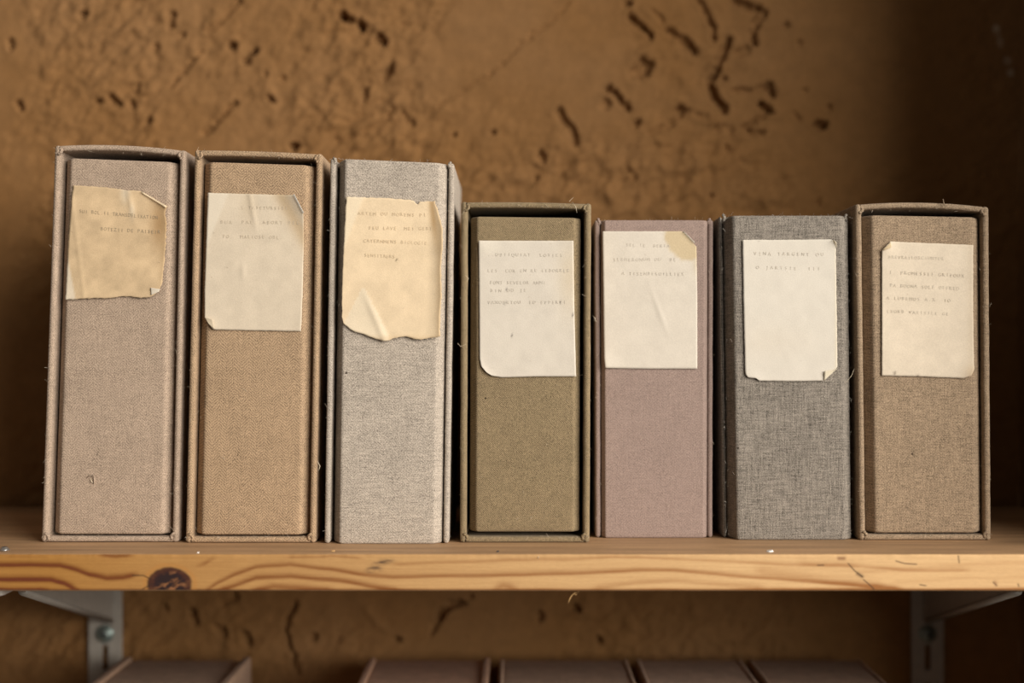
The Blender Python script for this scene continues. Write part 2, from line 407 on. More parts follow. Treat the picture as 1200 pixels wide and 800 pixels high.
def add_box(bm, x0, x1, y0, y1, z0, z1, bev=0.0):
    t = bmesh.new()
    vs = [t.verts.new(p) for p in ((x0,y0,z0),(x1,y0,z0),(x1,y1,z0),(x0,y1,z0),(x0,y0,z1),(x1,y0,z1),(x1,y1,z1),(x0,y1,z1))]
    for f in ((0,3,2,1),(4,5,6,7),(0,1,5,4),(1,2,6,5),(2,3,7,6),(3,0,4,7)): t.faces.new([vs[i] for i in f])
    if bev: bmesh.ops.bevel(t, geom=t.edges[:], offset=bev, segments=2, affect='EDGES', profile=0.5)
    m = bpy.data.meshes.new('tmp'); t.to_mesh(m); t.free(); bm.from_mesh(m); bpy.data.meshes.remove(m)

def bm_obj(name, bm, mat, parent=None, smooth=False):
    me = bpy.data.meshes.new(name); bmesh.ops.recalc_face_normals(bm, faces=bm.faces); bm.to_mesh(me); bm.free()
    return link(name, me, mat, parent, smooth)

def screw(parent, loc, r, mat, axis='Y'):
    V, Q = lathe([(0.0001, -r * 0.55), (r * 0.45, -r * 0.5), (r * 0.8, -r * 0.33), (r, 0.0), (r * 1.15, 0.0), (r * 1.2, r * 0.18), (0.0001, r * 0.18)], 20)
    o = link('screw', mesh_np('screw', V, Q), mat, parent); o.location = loc
    bm = bmesh.new(); e = r * 0.12
    add_box(bm, -r * .5, r * .5, -r * .58, -r * .3, -e, e); add_box(bm, -e, e, -r * .58, -r * .3, -r * .5, r * .5)
    s = bm_obj('slot_shade_bars', bm, M_dark, o)  # raised dark bars stand in for the shade inside a cross recess
    if axis == 'Z': o.rotation_euler = (-PI / 2, 0, 0)
    return o

# screw head on the shelf top at the far left
xs_, ys2, _ = P(4, 643, 1.098)
sc = screw(None, (xs_, CY + 1.100, 0.0012), 0.0036, M_bright, 'Z'); sc.name = 'screw'; sc.parent = shelf

# ------------------------------------------------------------------ brackets
def bracket(xl, xr, webx, label):
    yb = WY - 0.004
    root = thing('shelf_bracket', ((xl + xr) / 2, yb, -TH - 0.0005), label, 'bracket')
    ox, oy, oz = root.location
    zt = -TH - 0.0008
    bm = bmesh.new(); th = 0.0025
    z1, z0 = zt, -0.205; cx = (xl + xr) / 2; sw = 0.0028
    slots = [(-0.163, -0.138), (-0.197, -0.176)]
    add_box(bm, xl - ox, cx - sw - ox, -th, 0, z0 - oz, z1 - oz, 0.0006); add_box(bm, cx + sw - ox, xr - ox, -th, 0, z0 - oz, z1 - oz, 0.0006)
    zz = [z1] + [v for s in slots for v in (s[1], s[0])] + [z0]
    for a, b in zip(zz[0::2], zz[1::2]): add_box(bm, cx - sw - ox - 0.0004, cx + sw - ox + 0.0004, -th, 0, b - oz, a - oz)
    bm_obj('wall_plate', bm, M_steel, root)
    # arm under the shelf, rounded front end
    bm = bmesh.new(); yfr = SF + 0.004; rad = (xr - xl) / 2; pts = []
    for k in range(13):
        a = PI + PI * k / 12; pts.append((cx + rad * math.cos(a) - ox, yfr + 0.010 + 0.010 * math.sin(a) - oy))
    pts += [(xr - ox, -th), (xl - ox, -th)]
    lo_ = [bm.verts.new((x, y, zt - 0.0045 - oz)) for x, y in pts]; hi = [bm.verts.new((x, y, zt - oz)) for x, y in pts]
    bm.faces.new(lo_); bm.faces.new(hi[::-1])
    for k in range(len(pts)): bm.faces.new((lo_[k], lo_[(k + 1) % len(pts)], hi[(k + 1) % len(pts)], hi[k]))
    bm_obj('shelf_arm', bm, M_steel, root)
    # pressed triangular web with a rolled lower lip
    bm = bmesh.new(); h = 0.0022
    tri = [(-th, zt - 0.004 - oz), (-th, -0.1135 - oz), (-0.012, -0.112 - oz), (-0.262, -0.0425 - oz), (CY + 1.13 - oy, zt - 0.004 - oz)]
    A = [bm.verts.new((webx - h - ox, y, z)) for y, z in tri]; B = [bm.verts.new((webx + h - ox, y, z)) for y, z in tri]
    bm.faces.new(A); bm.faces.new(B[::-1])
    for k in range(5): bm.faces.new((A[k], B[k], B[(k + 1) % 5], A[(k + 1) % 5]))
    bm_obj('gusset', bm, M_steel, root)
    bm = bmesh.new(); g = [(-0.012, -0.112), (-0.262, -0.0425)]
    dy, dz = g[1][0] - g[0][0], g[1][1] - g[0][1]; nn = 16; ring = []
    for k in (0, 1):
        y, z = g[k][0], g[k][1] - oz
        ring.append([bm.verts.new((webx - ox + 0.0042 * math.cos(2 * PI * j / 10), y, z + 0.0030 * math.sin(2 * PI * j / 10))) for j in range(10)])
    for j in range(10): bm.faces.new((ring[0][j], ring[0][(j + 1) % 10], ring[1][(j + 1) % 10], ring[1][j]))
    bm.faces.new(ring[0]); bm.faces.new(ring[1][::-1])
    bm_obj('rolled_lip', bm, M_steel, root, True)
    screw(root, (cx - ox - 0.0005, -th - 0.0012, -0.1268 - oz), 0.0078, M_screw)
    return root
bracket(-0.4240, -0.3905, -0.4000, 'white steel bracket under the left end of the shelf, below the pine knot')
bracket(0.4000, 0.4325, 0.4135, 'shaded steel bracket under the right end of the shelf with open slot')

# ------------------------------------------------------------------ cloth boxes
class Warp:
    "nominal box space (s across, t up, y back) -> racked corners in metres"
    def __init__(s, TL, TR, BL, BR, D, base):
        k = D / F
        s.bl = (BL[0] - 600) * k; s.br = (BR[0] - 600) * k
        s.tl = (TL[0] - 600) * k; s.tr = (TR[0] - 600) * k
        s.zl = ZC + (HOR - TL[1]) * k - base; s.zr = ZC + (HOR - TR[1]) * k - base
        s.W = s.br - s.bl; s.H = max(s.zl, s.zr); s.y = CY + D; s.base = base
        s.cx = (s.bl + s.br) / 2
    def __call__(s, a, t, y):
        u = a / s.W; v = t / s.H
        z = v * (s.zl + (s.zr - s.zl) * u)
        x = (s.bl + (s.tl - s.bl) * v) * (1 - u) + (s.br + (s.tr - s.br) * v) * u
        return x - s.cx, y, z                                   # relative to the box's empty

def rrect(a0, a1, b0, b1, r, n=4):
    pts = []
    for cx, cy, st in ((a1 - r, b1 - r, 0), (a0 + r, b1 - r, 1), (a0 + r, b0 + r, 2), (a1 - r, b0 + r, 3)):
        for k in range(n):
            a = (st + k / (n - 1)) * PI / 2
            pts.append((cx + r * math.cos(a), cy + r * math.sin(a)))
    return pts

def sweep(name, W, profile, c0, c1, axis, mat, parent, seg=36, r=0.0015, post=None, jit=0.00025, sd=0):
    "profile polygon in the plane across `axis` (s or t; second coord y), swept c0..c1 with rounded ends, then warped"
    pf = np.array(profile); cen = (pf.min(0) + pf.max(0)) / 2; half = (pf.max(0) - pf.min(0)) / 2
    st = []
    for k in range(4):
        a = PI / 2 * k / 3; st.append((c0 + r * (1 - math.sin(a)), r * (1 - math.cos(a))))
    st = [(c0 + r * (1 - math.sin(PI / 2 * k / 3)), r * (1 - math.cos(PI / 2 * k / 3))) for k in range(3, 0, -1)] + \
         [(c, 0.0) for c in np.linspace(c0 + r, c1 - r, seg)] + \
         [(c1 - r * (1 - math.sin(PI / 2 * k / 3)), r * (1 - math.cos(PI / 2 * k / 3))) for k in range(1, 4)]
    V = []
    for c, ins in st:
        sc_ = np.maximum(1 - ins / half, 0.05); q = cen + (pf - cen) * sc_
        for p, y in q:
            s_, t_ = (c, p) if axis == 's' else (p, c)
            V.append((s_, t_, y))
    V = np.array(V)
    n = (fbm(V[:, 0] * 70 + sd, V[:, 1] * 70 + V[:, 2] * 40, 3, sd + 1) - 0.5) * 2 * jit
    V[:, 2] -= n * (1 if True else 0)
    V[:, 0] += n * 0.6
    if post: V = post(V)
    x, y, z = W(V[:, 0], V[:, 1], V[:, 2])
    n_ = len(st); m = len(pf)
    Q = grid_faces(n_, m, True)
    me = mesh_np(name, np.stack([x, y, z], -1), Q)
    bm = bmesh.new(); bm.from_mesh(me); bm.verts.ensure_lookup_table()
    bm.faces.new([bm.verts[j] for j in range(m)]); bm.faces.new([bm.verts[(n_ - 1) * m + j] for j in range(m)])
    bmesh.ops.recalc_face_normals(bm, faces=bm.faces); bm.to_mesh(me); bm.free()
    return link(name, me, mat, parent)

def tube(name, pts, r, mat, parent=None, n=6, taper=True):
    pts = [Vector(p) for p in pts]; V = []; m = len(pts)
    for k, p in enumerate(pts):
        d = (pts[min(k + 1, m - 1)] - pts[max(k - 1, 0)]).normalized()
        a = d.orthogonal().normalized(); b = d.cross(a)
        rr = r * (0.45 if taper and k in (0, m - 1) else 1)
        for j in range(n):
            th = 2 * PI * j / n; V.append(p + a * rr * math.cos(th) + b * rr * math.sin(th))
    me = mesh_np(name, np.array([tuple(v) for v in V]), grid_faces(m, n, True))
    return link(name, me, mat, parent)

def fuzz(W, root, spots, mat, n, sd):
    rr = random.Random(sd); V = []; Q = []
    for _ in range(n):
        s, t, y = rr.choice(spots)(rr)
        t = max(t, 0.005); x, yy, z = W(s, t, y)
        p = Vector((x, yy, z)); d = Vector((rr.uniform(-1, 1), rr.uniform(-1.0, -0.1), rr.uniform(-1, 1))).normalized()
        L = rr.uniform(0.0008, 0.0030); r = rr.uniform(0.00005, 0.00011); bend = Vector((rr.uniform(-1, 1), rr.uniform(-1, 0), rr.uniform(-1, 1))) * 0.5
        b = len(V); a1 = d.orthogonal().normalized(); a2 = d.cross(a1)
        for k in range(4):
            f = k / 3; q = p + d * L * f + bend * L * f * f
            for j in range(3):
                th = 2 * PI * j / 3; V.append(tuple(q + (a1 * math.cos(th) + a2 * math.sin(th)) * r))
        for k in range(3):
            for j in range(3): Q.append((b + k * 3 + j, b + k * 3 + (j + 1) % 3, b + (k + 1) * 3 + (j + 1) % 3, b + (k + 1) * 3 + j))
    o = link('lint', mesh_np('lint', V, Q), mat, root); o['kind'] = 'stuff'
    return o

M_lint = {k: flat('lint_' + k, c, 0.95, 0, 0.2) for k, c in (('light', (0.55, 0.46, 0.35)), ('grey', (0.55, 0.5, 0.43)))}
DEPTH = 0.225
seed_ = [0]
def archive_box(corners, D, mat, style, label, base=0.0, bow=0.0, face_recess=0.0015, gl=0.002, gr=0.002, gt=0.004, gb=0.0015,
                cham=0.0068, side=0.0053, top=0.0052, bottom=0.0048, group=None, lint='light', cat='box', proud=0.0, nl=230, tilt_bottom=0.0, cd=1.5, DEPTH=DEPTH, wrap=False):
    W = Warp(*corners, D, base); seed_[0] += 13; sd = seed_[0]
    root = thing('archive_box', (W.cx, W.y, base), label, cat, group or ('cloth boxes in a row on the pine shelf' if base == 0 else 'dim boxes on the lower shelf'))
    w_, H = W.W, W.H
    spots = []
    if style == 'slipcase':
        def bowf(V):
            u = V[:, 0] / w_; V[:, 1] += bow * 4 * u * (1 - u); return V
        def bowb(V):
            u = V[:, 0] / w_; V[:, 1] += tilt_bottom * (1 - u); return V
        rim = lambda V: V
        sweep('side_board', W, rrect(0, side, 0, DEPTH, 0.0024), 0.0, H + proud, 't', mat, root, 48, 0.0022, None, 0.0004, sd)
        sweep('side_board', W, rrect(w_ - side, w_, 0, DEPTH, 0.0024), 0.0, H + proud, 't', mat, root, 48, 0.0022, None, 0.0004, sd + 1)
        sweep('top_board', W, rrect(H - top, H - 0.0006, 0.0006, DEPTH, 0.0017), side - 0.0012, w_ - side + 0.0012, 's', mat, root, 30, 0.001, bowf, 0.0003, sd + 2)
        sweep('bottom_board', W, rrect(0.0003, bottom, 0.0004, DEPTH, 0.0017), side - 0.0012, w_ - side + 0.0012, 's', mat, root, 30, 0.001, bowb, 0.0003, sd + 3)
        sweep('back_board', W, rrect(side * 0.5, w_ - side * 0.5, DEPTH - 0.004, DEPTH, 0.001), 0.002, H - 0.002, 't', mat, root, 6, 0.0008, None, 0, sd + 4)
        a0, a1 = side + gl, w_ - side - gr; b0, b1 = bottom + gb, H - top - gt
        # cloth folds at the four corners
        for (s0, sg) in ((0.0, 1), (w_, -1)):
            for (tt, tg) in ((H, -1), (0.0, 1)):
                pts = []
                for k in range(9):
                    a = -0.5 + 1.25 * PI * k / 8
                    pts.append(W(s0 + sg * (side * 0.72 + 0.0021 * math.sin(a)), tt + tg * (0.0044 + 0.0026 * math.cos(a)), -0.0006 + 0.00025 * k))
                tube('corner_fold', pts, 0.0013, mat, root, 7)
        spots += [lambda r: (r.uniform(0, side), r.uniform(0, H), 0), lambda r: (w_ - r.uniform(0, side), r.uniform(0, H), 0), lambda r: (r.uniform(0, w_), H - r.uniform(0, top), 0),
                  lambda r: (r.uniform(0, w_), r.uniform(0, bottom), 0)]
        spine_name = 'inner_case'
    else:
        yb_ = 0.012 if wrap else 0.0006
        sweep('side_board', W, rrect(0, side, yb_, DEPTH, 0.0018), 0.0, H, 't', mat, root, 48, 0.0022, None, 0.0004, sd)
        sweep('side_board', W, rrect(w_ - side, w_, yb_, DEPTH, 0.0018), 0.0, H, 't', mat, root, 48, 0.0022, None, 0.0004, sd + 1)
        sweep('top_board', W, rrect(H - 0.006, H - 0.002, 0.012, DEPTH - 0.006, 0.001), side, w_ - side, 's', mat, root, 8, 0.0008, None, 0, sd + 2)
        a0, a1 = side + gl, w_ - side - gr; b0, b1 = gb, H - gt
        for (s0, sg) in ((0.0, 1), (w_, -1)):
            pts = []
            for k in range(9):
                a = -0.4 + 1.2 * PI * k / 8
                pts.append(W(s0 + sg * (side * 0.6 + 0.0014 * math.sin(a)), H - 0.0022 + 0.0022 * math.cos(a), 0.0005 + 0.0002 * k))
            tube('corner_fold', pts, 0.0014, mat, root, 7)
        spots += [lambda r: (r.uniform(0, side), r.uniform(0, H), 0), lambda r: (w_ - r.uniform(0, side), r.uniform(0, H), 0), lambda r: (r.uniform(0, w_), H - r.uniform(0, .002), 0.001)]
        spine_name = 'spine'
        if wrap: a1 = w_ - 0.0002
    f = face_recess; c = cham
    prof = [(a0, DEPTH - 0.01), (a0, f + c * cd * 1.1), (a0 + c * 0.06, f + c * cd * 0.92), (a0 + c * 0.2, f + c * cd * 0.79), (a0 + c * 0.8, f + c * cd * 0.19), (a0 + c * 0.93, f + c * cd * 0.06), (a0 + c * 1.1, f), (a0 + c * 1.35, f)]
    for k in range(1, 14):
        prof.append((a0 + 1.6 * c + (a1 - a0 - 3.2 * c) * (k - 1) / 12, f))
    prof += [(a1 - c * 1.35, f), (a1 - c * 1.1, f), (a1 - c * 0.93, f + c * 0.06), (a1 - c * 0.8, f + c * 0.19), (a1 - c * 0.2, f + c * 0.79), (a1 - c * 0.06, f + c * 0.92), (a1, f + c * 1.1), (a1, DEPTH - 0.01)]
    sp = sweep(spine_name, W, prof, b0, b1, 't', mat, root, 60, 0.0018, None, 0.00015, sd + 6)
    spots.append(lambda r: (r.uniform(a0, a1), r.uniform(b0, b1), f))
    if nl: fuzz(W, root, spots, M_lint[lint], nl, sd)
    root['_d'] = D + f; root['_x'] = W.cx; root['_y'] = W.y; root['_z'] = base
    return root, W

# ------------------------------------------------------------------ paper labels
def polyfn(pts):
    p = np.array(pts, float); d = np.concatenate([[0], np.cumsum(np.hypot(*np.diff(p, axis=0).T))]); d /= d[-1]
    return lambda u: np.stack([np.interp(u, d, p[:, 0]), np.interp(u, d, p[:, 1])], -1)

GLYPH = {}
def glyph(ch):
    if ch in GLYPH: return GLYPH[ch]
    cu = bpy.data.curves.new('g', 'FONT'); cu.body = ch; cu.size = 1.0; cu.resolution_u = 2
    ob = bpy.data.objects.new('g', cu); C.objects.link(ob)
    bpy.context.view_layer.update()
    dg = bpy.context.evaluated_depsgraph_get()
    m = bpy.data.meshes.new_from_object(ob.evaluated_get(dg))
    v = np.array([tuple(q.co) for q in m.vertices]); fs = [tuple(p.vertices) for p in m.polygons]
    bpy.data.objects.remove(ob); bpy.data.meshes.remove(m); bpy.data.curves.remove(cu)
    GLYPH[ch] = (v, fs); return GLYPH[ch]

def paper_label(root, left, right, top, bottom, disp, age_and_shade, lines=(), inkm=None, flaps=(), tear=0.25, n=(56, 72), desc=None):
    D = root['_d'] - 0.0005
    def world(px, py, d):
        k = D / F
        return np.stack([(px - 600) * k - root['_x'], CY + D - d - root['_y'], ZC + (HOR - py) * k - root['_z']], -1)
    L, R, T, B = polyfn(left), polyfn(right), polyfn(top), polyfn(bottom)
    u = np.linspace(0, 1, n[0]); v = np.linspace(0, 1, n[1]); U, Vv = np.meshgrid(u, v, indexing='ij')
    l, r_, t, b = L(Vv), R(Vv), T(U), B(U)
    c00, c10, c01, c11 = T(np.array(0.)), T(np.array(1.)), B(np.array(0.)), B(np.array(1.))
    u_, v_ = U[..., None], Vv[..., None]
    Pp = (1 - u_) * l + u_ * r_ + (1 - v_) * t + v_ * b - ((1 - u_) * (1 - v_) * c00 + u_ * (1 - v_) * c10 + (1 - u_) * v_ * c01 + u_ * v_ * c11)
    px, py = Pp[..., 0], Pp[..., 1]
    edge = np.minimum(np.minimum(U, 1 - U), np.minimum(Vv, 1 - Vv))
    e = np.exp(-(edge / 0.012) ** 2) * tear
    px = px + e * (fbm(px / 2.5, py / 2.5, 2, 5) - 0.5) * 2.5; py = py + e * (fbm(px / 2.5, py / 2.5, 2, 9) - 0.5) * 2.5
    wr = 0.0003 * (fbm(px / 20, py / 20, 3, int(px.mean())) - 0.3)
    disp0 = disp; disp = lambda a, b: disp0(a, b) + 0.0007
    d = disp(px, py) + wr
    me = mesh_np('paper_label', world(px, py, d), grid_faces(*n)[:, ::-1])
    set_color(me, 'age_and_shade', np.clip(age_and_shade(px, py), 0.02, 0.9))  # paper ageing, plus light and shade of the folds painted in
    o = link('paper_label', me, M_paper, root)
    if desc: o['label'] = desc
    md = o.modifiers.new('thickness', 'SOLIDIFY'); md.thickness = 0.00018; md.offset = -1
    for pts, cl in flaps:                                      # folded-over bits and painted edge highlights: quads of (px, py, lift mm)
        q = np.array(pts, float)
        k = 9; a = np.linspace(0, 1, k); A, Bq = np.meshgrid(a, a, indexing='ij'); A = A[..., None]; Bq = Bq[..., None]
        S_ = (1 - A) * (1 - Bq) * q[0] + A * (1 - Bq) * q[1] + A * Bq * q[2] + (1 - A) * Bq * q[3]
        m2 = mesh_np('fold_and_highlight', world(S_[..., 0], S_[..., 1], disp(S_[..., 0], S_[..., 1]) + S_[..., 2] * 0.001 + 0.0003), grid_faces(k, k)[:, ::-1])
        set_color(m2, 'age_and_shade', np.ones((k * k, 3)) * np.array(cl))
        fo = link('fold_and_highlight', m2, M_paper, o)
        md = fo.modifiers.new('thickness', 'SOLIDIFY'); md.thickness = 0.00018
    for body, x0, y0, x1, y1, hgt in lines:
        V = []; Fs = []; nn = len(body); adv = (x1 - x0) / nn; rr = random.Random(body)
        for i, ch in enumerate(body):
            if ch == ' ': continue
            gv, gf = glyph(ch); b0 = len(V); wd = max(gv[:, 0].max() - gv[:, 0].min(), 0.05); gx = gv[:, 0] - (gv[:, 0].max() + gv[:, 0].min()) / 2
            hgt_ = hgt * 0.82; sx = min(adv * 0.80 / wd, hgt_ * 1.35); jy = rr.uniform(-.35, .35)
            for a, bq in zip(gx, gv[:, 1]):
                V.append((x0 + adv * (i + .5) + a * sx, y0 + (y1 - y0) * (i + .5) / nn - bq * hgt_ * 1.4 + hgt_ / 2 + jy))
            Fs += [tuple(b0 + k for k in f_) for f_ in gf]
        V = np.array(V); Wd = world(V[:, 0], V[:, 1], disp(V[:, 0], V[:, 1]) + 0.00032)
        m3 = bpy.data.meshes.new('typed_line'); m3.from_pydata([tuple(q) for q in Wd], [], Fs)
        link('typed_line', m3, inkm, o, False)
    return o

def g2(px, py, cx, cy, rx, ry=None, p=2): return np.exp(-(((px - cx) / rx) ** 2 + ((py - cy) / (ry or rx)) ** 2) ** (p / 2))
def lin(px, py, a, b):
    "signed pixel distance to the line a->b (positive on its right-hand side in the picture)"
    dx, dy = b[0] - a[0], b[1] - a[1]; n = math.hypot(dx, dy); return ((px - a[0]) * -dy + (py - a[1]) * dx) / n
def tone(base, k): return np.array(base) * k[..., None] if hasattr(k, 'shape') else np.array(base)
def blend(c, m, col): m = np.clip(m, 0, 1)[..., None]; return c * (1 - m) + np.array(col) * m
def base_age(px, py, col, amt=0.14, s=3):
    return np.array(col) * (1 + amt * (fbm(px / 14, py / 14, 4, s) - 0.5) * 2)[..., None]

WHITE = (0.625, 0.565, 0.48); CREAM = (0.73, 0.575, 0.385); TAN = (0.575, 0.43, 0.265)

# --- box 1
b1, W1 = archive_box(((64,170),(218,176),(48,636),(209,636)), 1.151, CLOTH['taupe'], 'slipcase', 'tall taupe cloth box at the left end, torn tan paper label with curling edge', bow=0.0028, gt=0.0045)
def d1(px, py): return 0.0030 * np.clip((px - 172) / 24, 0, 1.2) ** 2 * np.clip(1 - (py - 225) / 90, 0, 1) + 0.0014 * g2(px, py, 186, 345, 14) + 0.0022 * np.clip(-lin(px, py, (84, 300), (92, 352)) / 10, 0, 1) * np.clip((py - 290) / 60, 0, 1) * 0 \
    + 0.0007 * np.exp(-(lin(px, py, (150, 222), (157, 256)) / 3.0) ** 2) * np.clip((270 - py) / 30, 0, 1) + 0.0012 * np.clip((340 - py) / -12, 0, 1) + 0.0004 * np.exp(-(lin(px, py, (88, 262), (94, 310)) / 2.0) ** 2)
def a1(px, py):
    c = base_age(px, py, (0.59, 0.435, 0.265), 0.22, 7)
    c = blend(c, 0.75 * np.clip(lin(px, py, (80, 300), (90, 350)) / 2.0, 0, 1) * (py > 296), (0.66, 0.58, 0.46))
    c = blend(c, 0.7 * g2(px, py, 147, 226, 5, 12) + 0.6 * g2(px, py, 155, 247, 3, 9), (0.70, 0.60, 0.45))
    c = blend(c, 0.75 * g2(px, py, 187, 262, 10, 28), (0.42, 0.25, 0.11))  # browned edge, with the shadow inside the curl painted in
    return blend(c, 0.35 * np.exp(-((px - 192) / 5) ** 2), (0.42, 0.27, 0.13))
INK1 = ink('faded_typing_dark', (0.38, 0.30, 0.20)); INK2 = ink('faded_typing_pale', (0.56, 0.475, 0.36)); INK3 = ink('faded_typing_warm', (0.60, 0.475, 0.315)); INK4 = ink('faded_typing_grey', (0.575, 0.52, 0.44))
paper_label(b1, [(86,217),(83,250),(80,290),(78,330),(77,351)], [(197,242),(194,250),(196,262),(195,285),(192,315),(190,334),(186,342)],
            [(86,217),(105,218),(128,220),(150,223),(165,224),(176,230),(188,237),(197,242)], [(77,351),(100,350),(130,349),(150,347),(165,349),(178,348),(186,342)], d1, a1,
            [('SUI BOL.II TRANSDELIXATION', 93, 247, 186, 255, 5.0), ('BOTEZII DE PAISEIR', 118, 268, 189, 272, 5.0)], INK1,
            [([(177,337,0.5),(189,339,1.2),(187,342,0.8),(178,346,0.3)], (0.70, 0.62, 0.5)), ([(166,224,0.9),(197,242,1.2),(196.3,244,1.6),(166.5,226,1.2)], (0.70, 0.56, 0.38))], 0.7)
# --- box 2
b2, W2 = archive_box(((228,175),(378,180),(217,635),(370,635)), 1.147, CLOTH['tan'], 'slipcase', 'tall golden tan cloth box, pale label with dog-eared corners, second from left', cham=0.0072, bow=0.001, gl=0.0008, gr=0.0012, gt=0.0042)
def d2(px, py): return 0.0035 * np.clip(-lin(px, py, (318, 226), (358, 290)) / 24, 0, 1.3) ** 2 + 0.0018 * g2(px, py, 243, 384, 12) + 0.0004 * np.clip(lin(px, py, (270, 226), (240, 300)) / 22, 0, 1.5) \
    + 0.0006 * np.exp(-(lin(px, py, (293, 228), (299, 262)) / 2.2) ** 2) * np.clip((275 - py) / 20, 0, 1) + 0.0005 * g2(px, py, 285, 318, 3, 9)
def a2(px, py):
    c = base_age(px, py, (0.63, 0.535, 0.41), 0.08, 12)
    c = blend(c, 0.8 * np.clip(lin(px, py, (270, 226), (240, 300)) / 3, 0, 1), (0.68, 0.60, 0.48))  # light caught by the upper-left fold facet, painted in
    c = blend(c, 0.65 * np.exp(-((lin(px, py, (328, 226), (357, 280))) / 9) ** 2), (0.47, 0.33, 0.18))  # browned corner, with shade of the turned-away facet painted in
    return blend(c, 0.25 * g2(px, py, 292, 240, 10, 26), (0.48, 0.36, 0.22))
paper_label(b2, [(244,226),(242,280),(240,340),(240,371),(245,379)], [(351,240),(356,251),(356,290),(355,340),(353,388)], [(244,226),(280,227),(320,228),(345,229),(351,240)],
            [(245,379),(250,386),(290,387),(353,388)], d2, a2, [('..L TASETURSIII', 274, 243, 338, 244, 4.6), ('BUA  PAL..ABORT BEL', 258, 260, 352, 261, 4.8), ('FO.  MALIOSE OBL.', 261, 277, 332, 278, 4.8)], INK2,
            [([(240,371,0.2),(245,379,0.2),(252,386,0.2),(250,374,1.6)], (0.62, 0.52, 0.38)), ([(344.3,228.5,0.6),(355.6,250.5,0.6),(357.2,250,0.9),(345.9,228,0.9)], (0.85, 0.81, 0.72))])  # bright sliver at the cut corner is an edge highlight given as colour
# --- box 3
b3, W3 = archive_box(((387,185),(532.5,191),(380,635),(526,635)), 1.143, CLOTH['pale'], 'book', 'tall pale grey linen box, cream label with ragged torn bottom', side=0.0046, gl=0.0012, gr=0.0010, gt=0.0006, gb=0.0, cham=0.0066, cd=2.6, DEPTH=0.16, face_recess=-0.003, lint='grey')
def d3(px, py): return 0.0022 * np.clip((px - 500) / 16, 0, 1.2) ** 2 + 0.0016 * np.clip((py - 372) / 24, 0, 1.2) ** 2 + 0.0011 * np.clip(lin(px, py, (428, 335), (400, 385)) / 20, 0, 1.0) * 0.6 \
    + 0.0009 * np.exp(-(lin(px, py, (426, 340), (452, 400)) / 4) ** 2) * np.clip((py - 335) / 30, 0, 1) + 0.0009 * np.clip(lin(px, py, (428, 232), (402, 300)) / 22, 0, 1.4)
def a3(px, py):
    c = base_age(px, py, CREAM, 0.10, 17)
    c = blend(c, 0.7 * np.clip(lin(px, py, (428, 232), (402, 300)) / 4, 0, 1), (0.74, 0.63, 0.46))  # brighter upper-left crease facet, its light painted into the paper
    tri = np.clip(-lin(px, py, (426, 335), (455, 402)) / -2, 0, 1) * 0 + ((py - 335) > np.abs(px - 426) * 1.9) * 1.0
    c = blend(c, 0.6 * tri * (px < 455), (0.74, 0.645, 0.49))  # triangle between the lower creases, painted as if catching light
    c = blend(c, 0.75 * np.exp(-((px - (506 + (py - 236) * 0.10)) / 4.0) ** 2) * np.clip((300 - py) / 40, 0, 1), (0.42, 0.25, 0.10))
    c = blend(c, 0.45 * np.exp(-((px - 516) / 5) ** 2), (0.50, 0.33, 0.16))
    c = blend(c, 0.35 * np.exp(-((py - 397) / 4) ** 2), (0.52, 0.36, 0.19))
    return blend(c, 0.9 * g2(px, py, 465, 305, 1.2), (0.06, 0.04, 0.02))
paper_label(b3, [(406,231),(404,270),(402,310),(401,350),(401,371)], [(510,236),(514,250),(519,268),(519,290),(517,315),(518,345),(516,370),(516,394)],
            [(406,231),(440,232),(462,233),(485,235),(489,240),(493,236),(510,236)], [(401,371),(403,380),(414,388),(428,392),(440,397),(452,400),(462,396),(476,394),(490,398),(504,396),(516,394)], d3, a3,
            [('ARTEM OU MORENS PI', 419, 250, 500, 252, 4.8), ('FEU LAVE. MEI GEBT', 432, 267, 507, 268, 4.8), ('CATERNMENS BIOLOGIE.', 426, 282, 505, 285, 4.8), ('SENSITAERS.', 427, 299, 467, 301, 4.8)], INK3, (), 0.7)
# --- box 4
b4, W4 = archive_box(((540.5,236),(693,238),(539,634),(691,635)), 1.148, CLOTH['olive'], 'slipcase', 'short dark olive cloth box in the middle, deep shadow gap under its lid edge', bow=0.0008, gl=0.0022, gr=0.0026, gt=0.0064, gb=0.0036, face_recess=0.003, cham=0.0055)
def d4(px, py): return 0.0030 * np.clip(lin(px, py, (560, 412), (592, 446)) / 16, 0, 1.2) ** 2 + 0.0015 * g2(px, py, 561, 283, 14) + 0.0004 * np.clip((px - 655) / 20, 0, 1)
def a4(px, py):
    c = base_age(px, py, WHITE, 0.07, 23)
    c = blend(c, 0.45 * g2(px, py, 668, 325, 14, 40), (0.60, 0.48, 0.31)); c = blend(c, 0.4 * g2(px, py, 575, 290, 22, 10), (0.70, 0.64, 0.53))
    for (x, y) in ((593, 339), (592, 355), (657, 354), (671, 369), (600, 393)): c = blend(c, 0.8 * g2(px, py, x, y, 0.9, 2), (0.1, 0.09, 0.08))
    return c
paper_label(b4, [(561,282),(561.5,350),(562,420),(564,429),(570,436)], [(672,282),(673,360),(675,441)], [(561,282),(620,282),(672,282)], [(570,436),(576,440),(588,442),(630,441),(675,441)], d4, a4,
            [('..UBIIQUIAT  LOTIES', 571, 298, 660, 299, 4.6), ('LES  COR EN RE LEBORREE', 571, 317, 668, 317, 4.8), ('FONT SEVELOR ANNI', 574, 331, 640, 331, 4.8), ('BIN.OD JE', 574, 340, 618, 340, 4.6), ('VANOERTOU  ED EPPERTI', 571, 354, 664, 354, 4.6)], INK4,
            (), 0.12)
